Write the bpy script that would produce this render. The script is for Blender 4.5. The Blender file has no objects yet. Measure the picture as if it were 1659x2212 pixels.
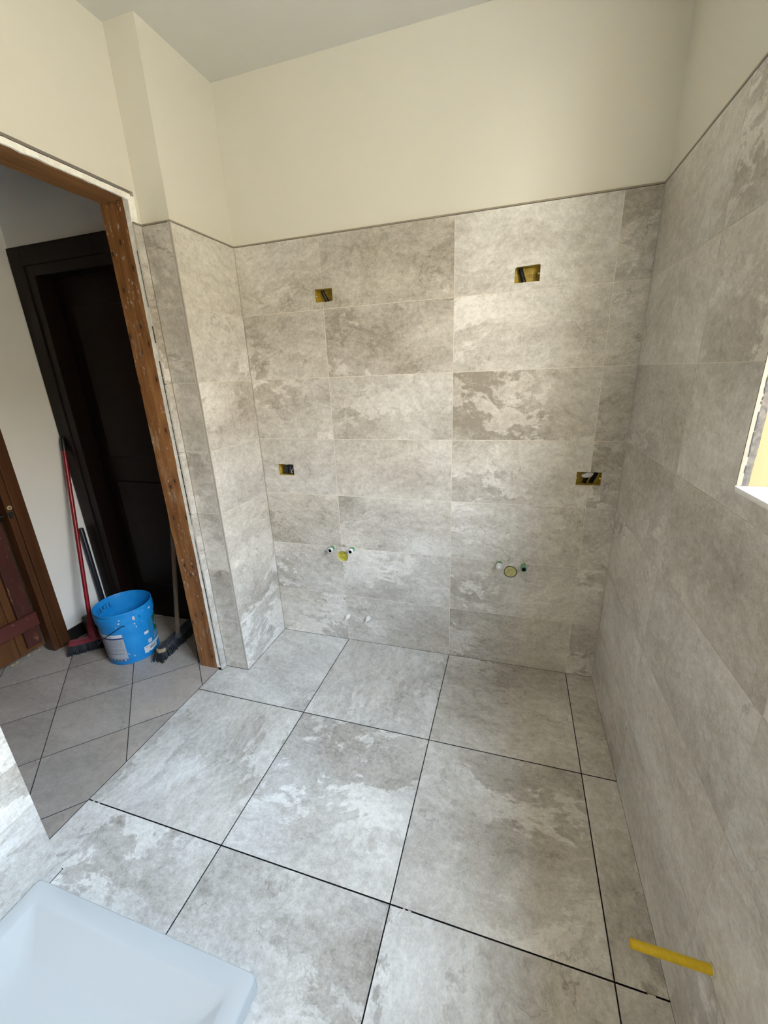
import bpy, bmesh, math, random
from mathutils import Vector, Matrix
from mathutils.geometry import delaunay_2d_cdt

random.seed(7)
SC = bpy.context.scene
COL = SC.collection
PI = math.pi

# ---------------------------------------------------------------- camera
cam_d = bpy.data.cameras.new('camera')
cam = bpy.data.objects.new('camera', cam_d)
COL.objects.link(cam)
Rr = ((0.9556, 0.2921, -0.0390), (0.0580, -0.3160, -0.9470), (-0.2889, 0.9027, -0.3189))
right, down, fwd = (Vector(r).normalized() for r in Rr)
M = Matrix((right, -down, -fwd)).transposed().to_4x4()
M.translation = Vector((0.8760, -1.9403, 1.5132))
cam.matrix_world = M
cam_d.sensor_fit = 'VERTICAL'
cam_d.sensor_height = 36.0
cam_d.lens = 886.19 / 2212.0 * 36.0
cam_d.clip_start = 0.02
SC.camera = cam

# ---------------------------------------------------------------- world, sun, exposure
world = bpy.data.worlds.new('sky_world')
SC.world = world
world.use_nodes = True
wn = world.node_tree.nodes
wl = world.node_tree.links
wn.clear()
wo = wn.new('ShaderNodeOutputWorld')
wb = wn.new('ShaderNodeBackground')
wtc = wn.new('ShaderNodeTexCoord')
wsx = wn.new('ShaderNodeSeparateXYZ')
wcr = wn.new('ShaderNodeValToRGB')
wl.new(wtc.outputs['Generated'], wsx.inputs[0])
wl.new(wsx.outputs['Z'], wcr.inputs['Fac'])
wcr.color_ramp.elements[0].position = 0.20
wcr.color_ramp.elements[0].color = (0.98, 0.90, 0.74, 1)
wcr.color_ramp.elements[1].position = 0.68
wcr.color_ramp.elements[1].color = (0.74, 1.02, 1.36, 1)
wl.new(wcr.outputs['Color'], wb.inputs['Color'])
wb.inputs['Strength'].default_value = 11.0
wl.new(wb.outputs[0], wo.inputs[0])

sun_d = bpy.data.lights.new('sun', 'SUN')
sun_d.energy = 5.0
sun_d.color = (1.0, 0.86, 0.64)
sun_d.angle = math.radians(0.6)
sun = bpy.data.objects.new('sun', sun_d)
COL.objects.link(sun)
sun.location = (5.0, 6.0, 8.0)
sun.rotation_euler = Vector((0.42, 0.62, 0.66)).to_track_quat('Z', 'Y').to_euler()

por_d = bpy.data.lights.new('window_portal', 'AREA')     # guides sky sampling through the window opening, emits nothing
por_d.shape = 'RECTANGLE'
por_d.size = 1.10
por_d.size_y = 1.22
por_d.cycles.is_portal = True
por = bpy.data.objects.new('window_portal', por_d)
COL.objects.link(por)
por.location = (1.64, -1.45, 1.84)
por.rotation_euler = Vector((1, 0, 0)).to_track_quat('Z', 'Y').to_euler()

SC.view_settings.view_transform = 'Standard'
SC.view_settings.look = 'None'
SC.view_settings.gamma = 1.0
SC.view_settings.use_curve_mapping = False
SC.view_settings.exposure = 1.52
SC.cycles.use_denoising = True
SC.cycles.max_bounces = 12
SC.cycles.diffuse_bounces = 8
SC.cycles.sample_clamp_indirect = 8.0


# ---------------------------------------------------------------- material helpers
class NT:
    def __init__(s, name):
        s.m = bpy.data.materials.new(name)
        s.m.use_nodes = True
        s.t = s.m.node_tree
        s.t.nodes.clear()
        s.out = s.t.nodes.new('ShaderNodeOutputMaterial')
        s.b = s.t.nodes.new('ShaderNodeBsdfPrincipled')
        s.t.links.new(s.b.outputs[0], s.out.inputs[0])

    def n(s, t, **kw):
        x = s.t.nodes.new(t)
        for k, v in kw.items():
            setattr(x, k, v)
        return x

    def put(s, sock, v):
        if isinstance(v, bpy.types.NodeSocket):
            s.t.links.new(v, sock)
        elif isinstance(v, (tuple, list)) and len(v) == 3 and sock.type == 'RGBA':
            sock.default_value = (*v, 1)
        else:
            sock.default_value = v

    def math(s, op, a, b=0.0, clamp=False):
        x = s.n('ShaderNodeMath', operation=op, use_clamp=clamp)
        s.put(x.inputs[0], a)
        s.put(x.inputs[1], b)
        return x.outputs[0]

    def vmath(s, op, a, b=(0, 0, 0)):
        x = s.n('ShaderNodeVectorMath', operation=op)
        s.put(x.inputs[0], a)
        s.put(x.inputs[1], b)
        return x.outputs[0]

    def noise(s, vec, scale, detail=4.0, rough=0.55, dist=0.0, color=False):
        x = s.n('ShaderNodeTexNoise')
        s.put(x.inputs['Vector'], vec)
        x.inputs['Scale'].default_value = scale
        x.inputs['Detail'].default_value = detail
        x.inputs['Roughness'].default_value = rough
        x.inputs['Distortion'].default_value = dist
        return x.outputs['Color' if color else 'Fac']

    def rng(s, v, a, b, c=0.0, d=1.0):
        x = s.n('ShaderNodeMapRange', clamp=True)
        s.put(x.inputs[0], v)
        for i, q in zip((1, 2, 3, 4), (a, b, c, d)):
            x.inputs[i].default_value = q
        return x.outputs[0]

    def mix(s, f, a, b, mode='MIX'):
        x = s.n('ShaderNodeMix', data_type='RGBA', blend_type=mode)
        s.put(x.inputs[0], f)
        s.put(x.inputs[6], a)
        s.put(x.inputs[7], b)
        return x.outputs[2]

    def coord(s, which='Object'):
        return s.n('ShaderNodeTexCoord').outputs[which]

    def scale(s, vec, xyz):
        return s.vmath('MULTIPLY', vec, xyz)

    def bump(s, h, strength=0.3, dist=0.002):
        x = s.n('ShaderNodeBump')
        x.inputs['Strength'].default_value = strength
        x.inputs['Distance'].default_value = dist
        s.put(x.inputs['Height'], h)
        s.t.links.new(x.outputs[0], s.b.inputs['Normal'])

    def set(s, color=None, rough=None, metal=None, spec=None):
        if color is not None:
            s.put(s.b.inputs['Base Color'], color)
        if rough is not None:
            s.put(s.b.inputs['Roughness'], rough)
        if metal is not None:
            s.b.inputs['Metallic'].default_value = metal
        if spec is not None:
            s.b.inputs['Specular IOR Level'].default_value = spec
        return s.m


def plain(name, col, rough=0.5, metal=0.0, var=0.06, scale=30.0, bump=0.0, spec=0.5):
    t = NT(name)
    c = t.coord()
    f = t.noise(c, scale, 4)
    lo = tuple(max(0, x * (1 - var * 2)) for x in col)
    hi = tuple(min(1, x * (1 + var * 2)) for x in col)
    t.set(t.mix(t.rng(f, 0.3, 0.7), lo, hi), rough, metal, spec)
    if bump:
        t.bump(f, bump, 0.002)
    return t.m


def stone(name, dark, light, warm, rough=0.5, contrast=1.0, streak=(0.75, 1.5, 1), ragged=1.0):
    t = NT(name)
    uv = t.coord('UV')
    rnd = t.n('ShaderNodeObjectInfo').outputs['Random']
    off = t.n('ShaderNodeCombineXYZ')
    t.put(off.inputs[0], t.math('MULTIPLY', rnd, 37.3))
    t.put(off.inputs[1], t.math('MULTIPLY', rnd, 91.7))
    t.put(off.inputs[2], t.math('MULTIPLY', rnd, 13.1))
    p = t.vmath('ADD', uv, off.outputs[0])
    w = t.noise(p, 2.0, 3, 0.5, color=True)
    w = t.scale(t.vmath('SUBTRACT', w, (0.5, 0.5, 0.5)), (0.26, 0.26, 0.26))
    pw = t.vmath('ADD', p, w)
    ps = t.scale(pw, streak)
    a = t.noise(ps, 2.3, 5, 0.55)
    g = t.noise(t.scale(pw, (0.85, 1.25, 1)), 24, 7, 0.72)
    g2 = t.noise(p, 62, 5, 0.7)
    f = t.noise(p, 170, 3, 0.6)
    lo = t.noise(ps, 2.6, 4, 0.55)
    b = t.math('ADD', t.math('MULTIPLY', lo, 0.62), t.math('MULTIPLY', t.noise(t.scale(pw, (0.8, 1.3, 1)), 17, 8, 0.70), 0.38))
    bb = t.rng(b, 0.497, 0.522)
    m = t.rng(t.noise(p, 1.4, 3, 0.5), 0.46, 0.60)
    # split-slate ledges: thin broken lines with a small step
    c = t.noise(pw, 2.4, 9, 0.56)
    lm = t.rng(t.noise(p, 2.4, 3), 0.50, 0.58)
    cr = t.math('ABSOLUTE', t.math('SUBTRACT', c, 0.5))
    cr = t.math('SUBTRACT', 1.0, t.rng(cr, 0.0, 0.0065))
    cr = t.math('MULTIPLY', cr, lm)
    c2 = t.math('ABSOLUTE', t.math('SUBTRACT', c, 0.56))
    c2 = t.math('MULTIPLY', t.math('SUBTRACT', 1.0, t.rng(c2, 0.0, 0.0045)), t.rng(t.noise(p, 4.1, 2), 0.52, 0.60))
    cr = t.math('MAXIMUM', cr, c2)
    step = t.math('MULTIPLY', t.rng(c, 0.494, 0.506), lm)
    fr = t.math('ABSOLUTE', t.math('SUBTRACT', b, 0.527))
    fr = t.math('MULTIPLY', t.math('SUBTRACT', 1.0, t.rng(fr, 0.0, 0.012)), m)
    def term(x, k):
        return t.math('MULTIPLY', t.math('SUBTRACT', x, 0.5), k * contrast)
    v = t.math('ADD', 0.50, term(a, 1.35))
    v = t.math('ADD', v, t.math('MULTIPLY', m, term(bb, 0.36 * ragged)))
    v = t.math('ADD', v, term(g, 1.15))
    v = t.math('ADD', v, term(g2, 0.85))
    v = t.math('ADD', v, term(f, 0.55))
    v = t.math('ADD', v, t.math('MULTIPLY', fr, 0.13 * ragged))
    v = t.math('SUBTRACT', v, t.math('MULTIPLY', cr, 0.45))
    r2 = t.math('FRACT', t.math('MULTIPLY', rnd, 17.31))
    v = t.math('ADD', v, t.math('MULTIPLY', t.math('SUBTRACT', r2, 0.5), 0.22))
    v = t.math('MAXIMUM', t.math('MINIMUM', v, 1.25), -0.15)
    col = t.mix(t.rng(v, -0.15, 1.25), dark, light)
    r3 = t.rng(t.noise(pw, 1.1, 2), 0.40, 0.62)
    col = t.mix(t.math('MULTIPLY', r3, 0.75), col, warm, 'MULTIPLY')
    t.set(col, t.rng(g, 0.3, 0.7, rough - 0.08, rough + 0.08), 0, 0.45)
    h = t.math('ADD', t.math('MULTIPLY', t.math('MULTIPLY', bb, m), 0.35), t.math('MULTIPLY', g, 0.6))
    h = t.math('ADD', h, t.math('MULTIPLY', g2, 0.35))
    h = t.math('ADD', h, t.math('MULTIPLY', step, 0.9))
    h = t.math('SUBTRACT', h, t.math('MULTIPLY', cr, 0.5))
    t.bump(h, 0.45, 0.0025)
    return t.m


def wood(name, dark, light, axis='z', grain=1.0, specks=0.0, rough=0.5, knots=False, worn=0.0, worn_col=(0.5, 0.33, 0.16)):
    t = NT(name)
    c = t.coord()
    k = {'z': (9, 9, 0.6), 'y': (9, 0.6, 9), 'x': (0.6, 9, 9)}[axis]
    s = t.scale(c, k)
    a = t.noise(s, 2.2 * grain, 6, 0.6, 0.8)
    b = t.noise(s, 9 * grain, 4, 0.6)
    v = t.math('ADD', t.math('MULTIPLY', a, 0.7), t.math('MULTIPLY', b, 0.3))
    col = t.mix(t.rng(v, 0.36, 0.64), dark, light)
    if knots:
        q = t.n('ShaderNodeTexVoronoi', voronoi_dimensions='2D')
        sx = t.n('ShaderNodeSeparateXYZ')
        t.put(sx.inputs[0], c)
        cx = t.n('ShaderNodeCombineXYZ')
        t.put(cx.inputs[0], t.math('MULTIPLY', t.math('ADD', sx.outputs[0], t.math('MULTIPLY', a, 0.01)), 15.0))
        t.put(cx.inputs[1], t.math('MULTIPLY', sx.outputs[2], 6.5))
        t.put(q.inputs['Vector'], cx.outputs[0])
        q.inputs['Scale'].default_value = 1.0
        kn = t.math('SUBTRACT', 1.0, t.rng(q.outputs['Distance'], 0.045, 0.10))
        halo = t.math('SUBTRACT', 1.0, t.rng(q.outputs['Distance'], 0.10, 0.42))
        col = t.mix(t.math('MULTIPLY', halo, 0.55), col, dark)
        col = t.mix(t.math('MULTIPLY', kn, 0.9), col, tuple(x * 0.16 for x in dark))
        sm = t.noise(t.scale(c, (1, 1, 0.35)), 20, 6, 0.7)
        col = t.mix(t.math('MULTIPLY', t.rng(sm, 0.56, 0.68), 0.45), col, (0.48, 0.36, 0.25))
    if worn:
        kw = {'z': (16, 16, 2.2), 'y': (16, 2.2, 16), 'x': (2.2, 16, 16)}[axis]
        wv = t.noise(t.scale(c, kw), 2.4, 9, 0.75)
        col = t.mix(t.math('MULTIPLY', t.rng(wv, 0.62 - worn, 0.66 - worn), 0.8), col, worn_col)
    if specks:
        kz = {'z': (1, 1, 0.4), 'y': (1, 0.4, 1), 'x': (0.4, 1, 1)}[axis]
        sp = t.noise(t.scale(c, kz), 85, 5, 0.6)
        big = t.noise(t.scale(c, kz), 9, 3, 0.6)
        sp = t.math('ADD', sp, t.math('MULTIPLY', t.math('SUBTRACT', big, 0.5), 0.28))
        col = t.mix(t.math('MULTIPLY', t.rng(sp, 0.66 - specks, 0.72 - specks), 0.8), col, (0.60, 0.52, 0.43))
    t.set(col, rough, 0, 0.25 if sum(light) < 0.05 else 0.5)
    t.bump(v, 0.25, 0.002)
    return t.m


M_TILE = stone('stone_look_porcelain', (0.30, 0.270, 0.234), (0.83, 0.81, 0.78), (0.985, 0.955, 0.905), rough=0.42, contrast=1.22, ragged=1.25)
M_HALL = stone('brown_grey_hall_tile', (0.24, 0.208, 0.180), (0.60, 0.54, 0.485), (0.98, 0.95, 0.92), rough=0.42, contrast=0.85, streak=(0.7, 1.7, 1), ragged=0.5)
M_BODY = plain('porcelain_body', (0.66, 0.61, 0.56), 0.7)
M_GROUT = plain('light_grout', (0.70, 0.655, 0.585), 0.85, var=0.06, scale=60)
M_JOINT = plain('dark_open_joint', (0.018, 0.015, 0.013), 0.9)
M_PAINT = None


def paint(name, col, bumpy=0.12):
    t = NT(name)
    c = t.coord()
    f = t.noise(c, 220, 3, 0.6)
    g = t.noise(c, 3, 3)
    lo = tuple(x * 0.97 for x in col)
    t.set(t.mix(g, lo, col), 0.85, 0, 0.3)
    t.bump(f, bumpy, 0.001)
    return t.m


M_PAINT = paint('cream_wall_paint', (0.72, 0.69, 0.615))
M_CEIL = paint('white_ceiling_paint', (0.66, 0.645, 0.60))
M_WHITE = paint('white_hall_paint', (0.88, 0.87, 0.855), 0.2)
M_PLASTER = plain('raw_white_plaster', (0.90, 0.875, 0.83), 0.9, var=0.07, scale=30, bump=0.4)
M_TRIM = plain('taupe_edge_profile', (0.30, 0.265, 0.21), 0.5, var=0.05)
M_CTRIM = plain('grey_corner_profile', (0.44, 0.41, 0.365), 0.45, var=0.04)
M_JAMB = wood('raw_spruce_jamb', (0.17, 0.066, 0.018), (0.40, 0.185, 0.066), 'z', specks=0.03, rough=0.75, knots=True)
M_LINT = wood('raw_spruce_lintel', (0.20, 0.085, 0.026), (0.40, 0.19, 0.07), 'y', specks=0.0, rough=0.75)
M_DARKD = wood('dark_walnut_door', (0.0045, 0.002, 0.0015), (0.012, 0.005, 0.003), 'z', rough=0.45)
M_CASE = wood('brown_varnish_casing', (0.060, 0.022, 0.008), (0.105, 0.042, 0.015), 'z', specks=0.0, rough=0.4)
M_CASEY = wood('brown_varnish_head', (0.060, 0.022, 0.008), (0.105, 0.042, 0.015), 'y', rough=0.4)
M_PLANK = wood('orange_brown_plank', (0.085, 0.030, 0.008), (0.15, 0.058, 0.016), 'z', rough=0.5)
M_BATTEN = wood('worn_maroon_batten', (0.060, 0.016, 0.012), (0.085, 0.026, 0.018), 'z', specks=-0.02, rough=0.5, worn=0.03, worn_col=(0.40, 0.20, 0.075))
M_BATY = wood('maroon_rail', (0.085, 0.020, 0.016), (0.12, 0.032, 0.024), 'y', specks=-0.02, rough=0.5)
M_BLACK = plain('black_plastic', (0.012, 0.012, 0.013), 0.45)
M_BASEB = plain('black_baseboard', (0.010, 0.009, 0.008), 0.6)
M_STEEL = plain('grey_steel', (0.35, 0.35, 0.36), 0.35, 1.0)
M_DKSTEEL = plain('dark_iron', (0.06, 0.06, 0.062), 0.5, 0.8)
M_BRASS = plain('pale_brass', (0.62, 0.55, 0.33), 0.35, 0.3)


# ---------------------------------------------------------------- mesh helpers
def link(o, parent=None, label=None, cat=None, group=None, kind=None):
    COL.objects.link(o)
    if parent is not None:
        o.parent = parent
        o.matrix_parent_inverse = Matrix.Translation(parent.location).inverted()
    if label: o['label'] = label
    if cat: o['category'] = cat
    if group: o['group'] = group
    if kind: o['kind'] = kind
    return o


def mesh_obj(name, verts, faces, mats, parent=None, fm=None, uvs=None, smooth=False, **kw):
    me = bpy.data.meshes.new(name)
    me.from_pydata([tuple(v) for v in verts], [], faces)
    if not isinstance(mats, (list, tuple)):
        mats = [mats]
    for m in mats:
        me.materials.append(m)
    if fm:
        me.polygons.foreach_set('material_index', fm)
    if uvs:
        ul = me.uv_layers.new(name='UVMap')
        for lp in me.loops:
            ul.data[lp.index].uv = uvs[lp.vertex_index]
    if smooth:
        me.polygons.foreach_set('use_smooth', [True] * len(me.polygons))
    me.update()
    return link(bpy.data.objects.new(name, me), parent, **kw)


def bm_obj(name, bm, mats, parent=None, smooth=False, autosmooth=None, **kw):
    me = bpy.data.meshes.new(name)
    bmesh.ops.recalc_face_normals(bm, faces=bm.faces)
    if smooth:
        for f in bm.faces:
            f.smooth = True
        if autosmooth is not None:
            for e in bm.edges:
                if len(e.link_faces) == 2 and e.calc_face_angle(0) > autosmooth:
                    e.smooth = False
    bm.to_mesh(me)
    bm.free()
    for m in (mats if isinstance(mats, (list, tuple)) else [mats]):
        me.materials.append(m)
    return link(bpy.data.objects.new(name, me), parent, **kw)


def empty(name, loc, label=None, cat=None, group=None, kind=None):
    o = bpy.data.objects.new(name, None)
    o.empty_display_size = 0.05
    o.location = loc
    return link(o, None, label, cat, group, kind)


def box(bm, x0, x1, y0, y1, z0, z1, bevel=0.0, mi=0):
    r = bmesh.ops.create_cube(bm, size=1.0)
    for v in r['verts']:
        v.co = Vector(((x0 + x1) / 2 + v.co.x * (x1 - x0), (y0 + y1) / 2 + v.co.y * (y1 - y0), (z0 + z1) / 2 + v.co.z * (z1 - z0)))
    fs = list({f for v in r['verts'] for f in v.link_faces})
    for f in fs:
        f.material_index = mi
    if bevel:
        es = list({e for v in r['verts'] for e in v.link_edges})
        bmesh.ops.bevel(bm, geom=es, offset=bevel, segments=2, affect='EDGES', profile=0.6)


def box_obj(name, dims, mat, parent=None, bevel=0.0, **kw):
    bm = bmesh.new()
    box(bm, *dims, bevel=bevel)
    return bm_obj(name, bm, mat, parent, **kw)


def tube(bm, pts, r, n=12, mi=0, cap=True):
    """tapered tube through pts; r is a number or one radius per point"""
    pts = [Vector(p) for p in pts]
    rs = r if isinstance(r, (list, tuple)) else [r] * len(pts)
    rings = []
    up = Vector((0.13, 0.29, 0.94))
    for i, p in enumerate(pts):
        d = (pts[min(i + 1, len(pts) - 1)] - pts[max(i - 1, 0)])
        if d.length < 1e-9:
            d = pts[-1] - pts[0]
        d.normalize()
        u = d.cross(up)
        if u.length < 0.1:
            u = d.cross(Vector((1, 0.2, 0)))
        u.normalize()
        v = d.cross(u)
        rings.append([bm.verts.new(p + (u * math.cos(2 * PI * k / n) + v * math.sin(2 * PI * k / n)) * rs[i]) for k in range(n)])
    for a, b in zip(rings, rings[1:]):
        for k in range(n):
            f = bm.faces.new((a[k], a[(k + 1) % n], b[(k + 1) % n], b[k]))
            f.material_index = mi
    if cap:
        for rg in (rings[0], rings[-1]):
            try:
                bm.faces.new(rg).material_index = mi
            except ValueError:
                pass


def lathe(bm, prof, origin, axis, n=32, mi=None, closed=False):
    """prof: list of (radius, height along axis)"""
    axis = Vector(axis).normalized()
    u = axis.orthogonal().normalized()
    v = axis.cross(u)
    o = Vector(origin)
    rings = []
    for r, h in prof:
        if r < 1e-7:
            rings.append([bm.verts.new(o + axis * h)])
        else:
            rings.append([bm.verts.new(o + axis * h + (u * math.cos(2 * PI * k / n) + v * math.sin(2 * PI * k / n)) * r) for k in range(n)])
    for i, (a, b) in enumerate(zip(rings, rings[1:])):
        for k in range(n):
            k2 = (k + 1) % n
            if len(a) == 1 and len(b) == 1:
                continue
            if len(a) == 1:
                f = bm.faces.new((a[0], b[k2], b[k]))
            elif len(b) == 1:
                f = bm.faces.new((a[k], a[k2], b[0]))
            else:
                f = bm.faces.new((a[k], a[k2], b[k2], b[k]))
            if mi:
                f.material_index = mi[i]


# ---- tiles: polygons in a plane (o + a*ea + b*eb), face on the n side
def arc(cx, cy, r, a0, a1, n=14):
    return [(cx + r * math.cos(a0 + (a1 - a0) * i / n), cy + r * math.sin(a0 + (a1 - a0) * i / n)) for i in range(n + 1)]


def tile(parent, outer, frame, thick=0.009, holes=(), mat=None, name='tile', body=None, rot=False):
    o, ea, eb, n = (Vector(q) for q in frame)
    loops = [list(outer)] + [list(h) for h in holes]
    vs, es = [], []
    for lp in loops:
        s = len(vs)
        vs += [Vector(q) for q in lp]
        es += [(s + i, s + (i + 1) % len(lp)) for i in range(len(lp))]
    v2, _, f2, _, _, _ = delaunay_2d_cdt(vs, es, [], 1, 1e-6)

    def inside(p, lp):
        c = False
        for i in range(len(lp)):
            a, b = lp[i], lp[i - 1]
            if (a[1] > p[1]) != (b[1] > p[1]) and p[0] < (b[0] - a[0]) * (p[1] - a[1]) / (b[1] - a[1]) + a[0]:
                c = not c
        return c
    verts, faces, uvs, fm = [], [], [], []
    for q in v2:
        verts.append(o + ea * q.x + eb * q.y)
        uvs.append((q.y, q.x) if rot else (q.x, q.y))
    sgn = ea.cross(eb).dot(n)
    for f in f2:
        cx = sum(v2[i].x for i in f) / len(f)
        cy = sum(v2[i].y for i in f) / len(f)
        if not inside((cx, cy), loops[0]) or any(inside((cx, cy), h) for h in loops[1:]):
            continue
        faces.append(tuple(f) if sgn > 0 else tuple(reversed(f)))
        fm.append(0)
    for lp in loops:
        s = len(verts)
        for q in lp:
            verts.append(o + ea * q[0] + eb * q[1])
            uvs.append(q)
        for q in lp:
            verts.append(o + ea * q[0] + eb * q[1] - n * thick)
            uvs.append(q)
        L = len(lp)
        for i in range(L):
            j = (i + 1) % L
            faces.append((s + i, s + j, s + L + j, s + L + i))
            fm.append(1)
    return mesh_obj(name, verts, faces, [mat or M_TILE, body or M_BODY], parent, fm, uvs)


def rect(a0, a1, b0, b1, g=0.0012):
    return [(a0 + g, b0 + g), (a1 - g, b0 + g), (a1 - g, b1 - g), (a0 + g, b1 - g)]


def panel_with_holes(bm, a0, a1, b0, b1, holes, o, ea, eb, mi=0):
    """flat sheet split into cells, leaving rectangular holes open"""
    A = sorted({a0, a1, *[q for h in holes for q in h[:2] if a0 < q < a1]})
    B = sorted({b0, b1, *[q for h in holes for q in h[2:] if b0 < q < b1]})
    o, ea, eb = Vector(o), Vector(ea), Vector(eb)
    vm = {}

    def vert(a, b):
        if (a, b) not in vm:
            vm[(a, b)] = bm.verts.new(o + ea * a + eb * b)
        return vm[(a, b)]
    for i in range(len(A) - 1):
        for j in range(len(B) - 1):
            ca, cb = (A[i] + A[i + 1]) / 2, (B[j] + B[j + 1]) / 2
            if any(h[0] < ca < h[1] and h[2] < cb < h[3] for h in holes):
                continue
            f = bm.faces.new((vert(A[i], B[j]), vert(A[i + 1], B[j]), vert(A[i + 1], B[j + 1]), vert(A[i], B[j + 1])))
            f.material_index = mi


# ---------------------------------------------------------------- measured layout
ZC = 2.721                     # ceiling
ZT = 2.1086                    # top of the wall tiling
ROW = [0.0] + [0.3015 * k for k in range(1, 7)] + [ZT - 0.004]
XL, XR = -0.4386, 1.3339       # niche side face, right wall face
XC = [XL, 0.0, 0.605, 1.210, XR]
YJ = [0.0, -0.5876, -1.1928, -1.798, -2.4032, -2.9]
YP = -0.394                    # pillar face
XS = -0.579                    # tile strip / left wall
XE = -0.6075                   # edge of the new floor
YR = -0.4285                   # door reveal
YB = -2.9                      # wall behind the camera
XSH = -0.467                   # shower wall face
YSH = -1.398
HY0 = -0.15
WIN = (-1.98, -0.9177, 1.2475, 2.43)

boxes = [(-0.0400, 0.0495, 1.8395, 1.8945), (0.8455, 0.9425, 1.8385, 1.8985),
         (-0.3450, -0.2490, 1.0070, 1.0680), (1.1565, 1.2580, 1.0095, 1.0700)]
drains = [(0.0003, 0.5488, 0.0345), (0.9045, 0.5520, 0.0315)]

# ---------------------------------------------------------------- back wall
FB = ((0, 0, 0), (1, 0, 0), (0, 0, 1), (0, -1, 0))
T = 0.009
bm = bmesh.new()
bh = [(b[0] - .004, b[1] + .004, b[2] - .004, b[3] + .004) for b in boxes]
dh = [(d[0] - .05, d[0] + .05, d[1] - .05, d[1] + .05) for d in drains]
panel_with_holes(bm, XL - 0.3, XR + 0.3, 0, ZC, bh + dh, (0, T, 0), (1, 0, 0), (0, 0, 1))
panel_with_holes(bm, XL - 0.3, XR + 0.3, 0, ZC, [], (0, 0.12, 0), (1, 0, 0), (0, 0, 1))
for h in bh + dh:              # sides of the recesses
    for a, b in (((h[0], h[2]), (h[1], h[2])), ((h[1], h[2]), (h[1], h[3])), ((h[1], h[3]), (h[0], h[3])), ((h[0], h[3]), (h[0], h[2]))):
        bm.faces.new([bm.verts.new(q) for q in ((a[0], T, a[1]), (b[0], T, b[1]), (b[0], 0.11, b[1]), (a[0], 0.11, a[1]))])
wall_back = bm_obj('wall_back', bm, M_PAINT, kind='structure', label='back wall, grey stone-look tiles below and cream paint above')

drain_arc = {0: drains[0], 1: drains[1]}
for r in range(7):
    z0, z1 = ROW[r], ROW[r + 1]
    for c in range(4):
        x0, x1 = XC[c], XC[c + 1]
        poly = rect(x0, x1, z0, z1)
        holes = []
        if r == 6 and c == 0:                       # notch on the right edge
            b = boxes[0]
            poly = [(x0 + .001, z0 + .001), (x1 - .001, z0 + .001), (x1 - .001, b[2]), (b[0], b[2]), (b[0], b[3]), (x1 - .001, b[3]), (x1 - .001, z1 - .001), (x0 + .001, z1 - .001)]
        if r == 6 and c == 1:
            b = boxes[0]
            poly = [(x0 + .001, z0 + .001), (x1 - .001, z0 + .001), (x1 - .001, z1 - .001), (x0 + .001, z1 - .001), (x0 + .001, b[3]), (b[1], b[3]), (b[1], b[2]), (x0 + .001, b[2])]
        if r == 6 and c == 2:
            b = boxes[1]
            holes = [[(b[0], b[2]), (b[1], b[2]), (b[1], b[3] - .004), (b[1] - .004, b[3]), (b[0] + .008, b[3] - .003), (b[0] + .002, b[3] - .008)]]
        if r == 3 and c == 0:
            b = boxes[2]
            holes = [[(b[0], b[2]), (b[1], b[2]), (b[1], b[3]), (b[0], b[3])]]
        if r == 3 and c == 2:
            b = boxes[3]
            poly = [(x0 + .001, z0 + .001), (x1 - .001, z0 + .001), (x1 - .001, b[2]), (b[0], b[2]), (b[0], b[3]), (x1 - .001, b[3]), (x1 - .001, z1 - .001), (x0 + .001, z1 - .001)]
        if r == 3 and c == 3:
            b = boxes[3]
            poly = [(x0 + .001, z0 + .001), (x1 - .001, z0 + .001), (x1 - .001, z1 - .001), (x0 + .001, z1 - .001), (x0 + .001, b[3]), (b[1], b[3]), (b[1], b[2]), (x0 + .001, b[2])]
        if r == 1 and c == 0:
            d = drains[0]
            a = math.acos((-.001 - d[0]) / d[2])
            poly = [(x0 + .001, z0 + .001), (x1 - .001, z0 + .001)] + arc(d[0], d[1], d[2], -a, -2 * PI + a, 20) + [(x1 - .001, z1 - .001), (x0 + .001, z1 - .001)]
        if r == 1 and c == 1:
            d = drains[0]
            a = math.acos((.001 - d[0]) / d[2])
            poly = [(x0 + .001, z0 + .001), (x1 - .001, z0 + .001), (x1 - .001, z1 - .001), (x0 + .001, z1 - .001)] + arc(d[0], d[1], d[2], a, -a, 20)
        if r == 1 and c == 2:
            d = drains[1]
            holes = [arc(d[0], d[1], d[2], 0, 2 * PI, 30)[:-1]]
        tile(wall_back, poly, FB, T, holes)
bm = bmesh.new()
panel_with_holes(bm, XL, XR, 0, ZT - .006, boxes + [(d[0] - d[2], d[0] + d[2], d[1] - d[2], d[1] + d[2]) for d in drains], (0, 0.0012, 0), (1, 0, 0), (0, 0, 1))
bm_obj('grout', bm, M_GROUT, wall_back)
box_obj('edge_trim', (XL + .002, XR, -0.0015, T, ZT - .0035, ZT + .0020), M_TRIM, wall_back)


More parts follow.
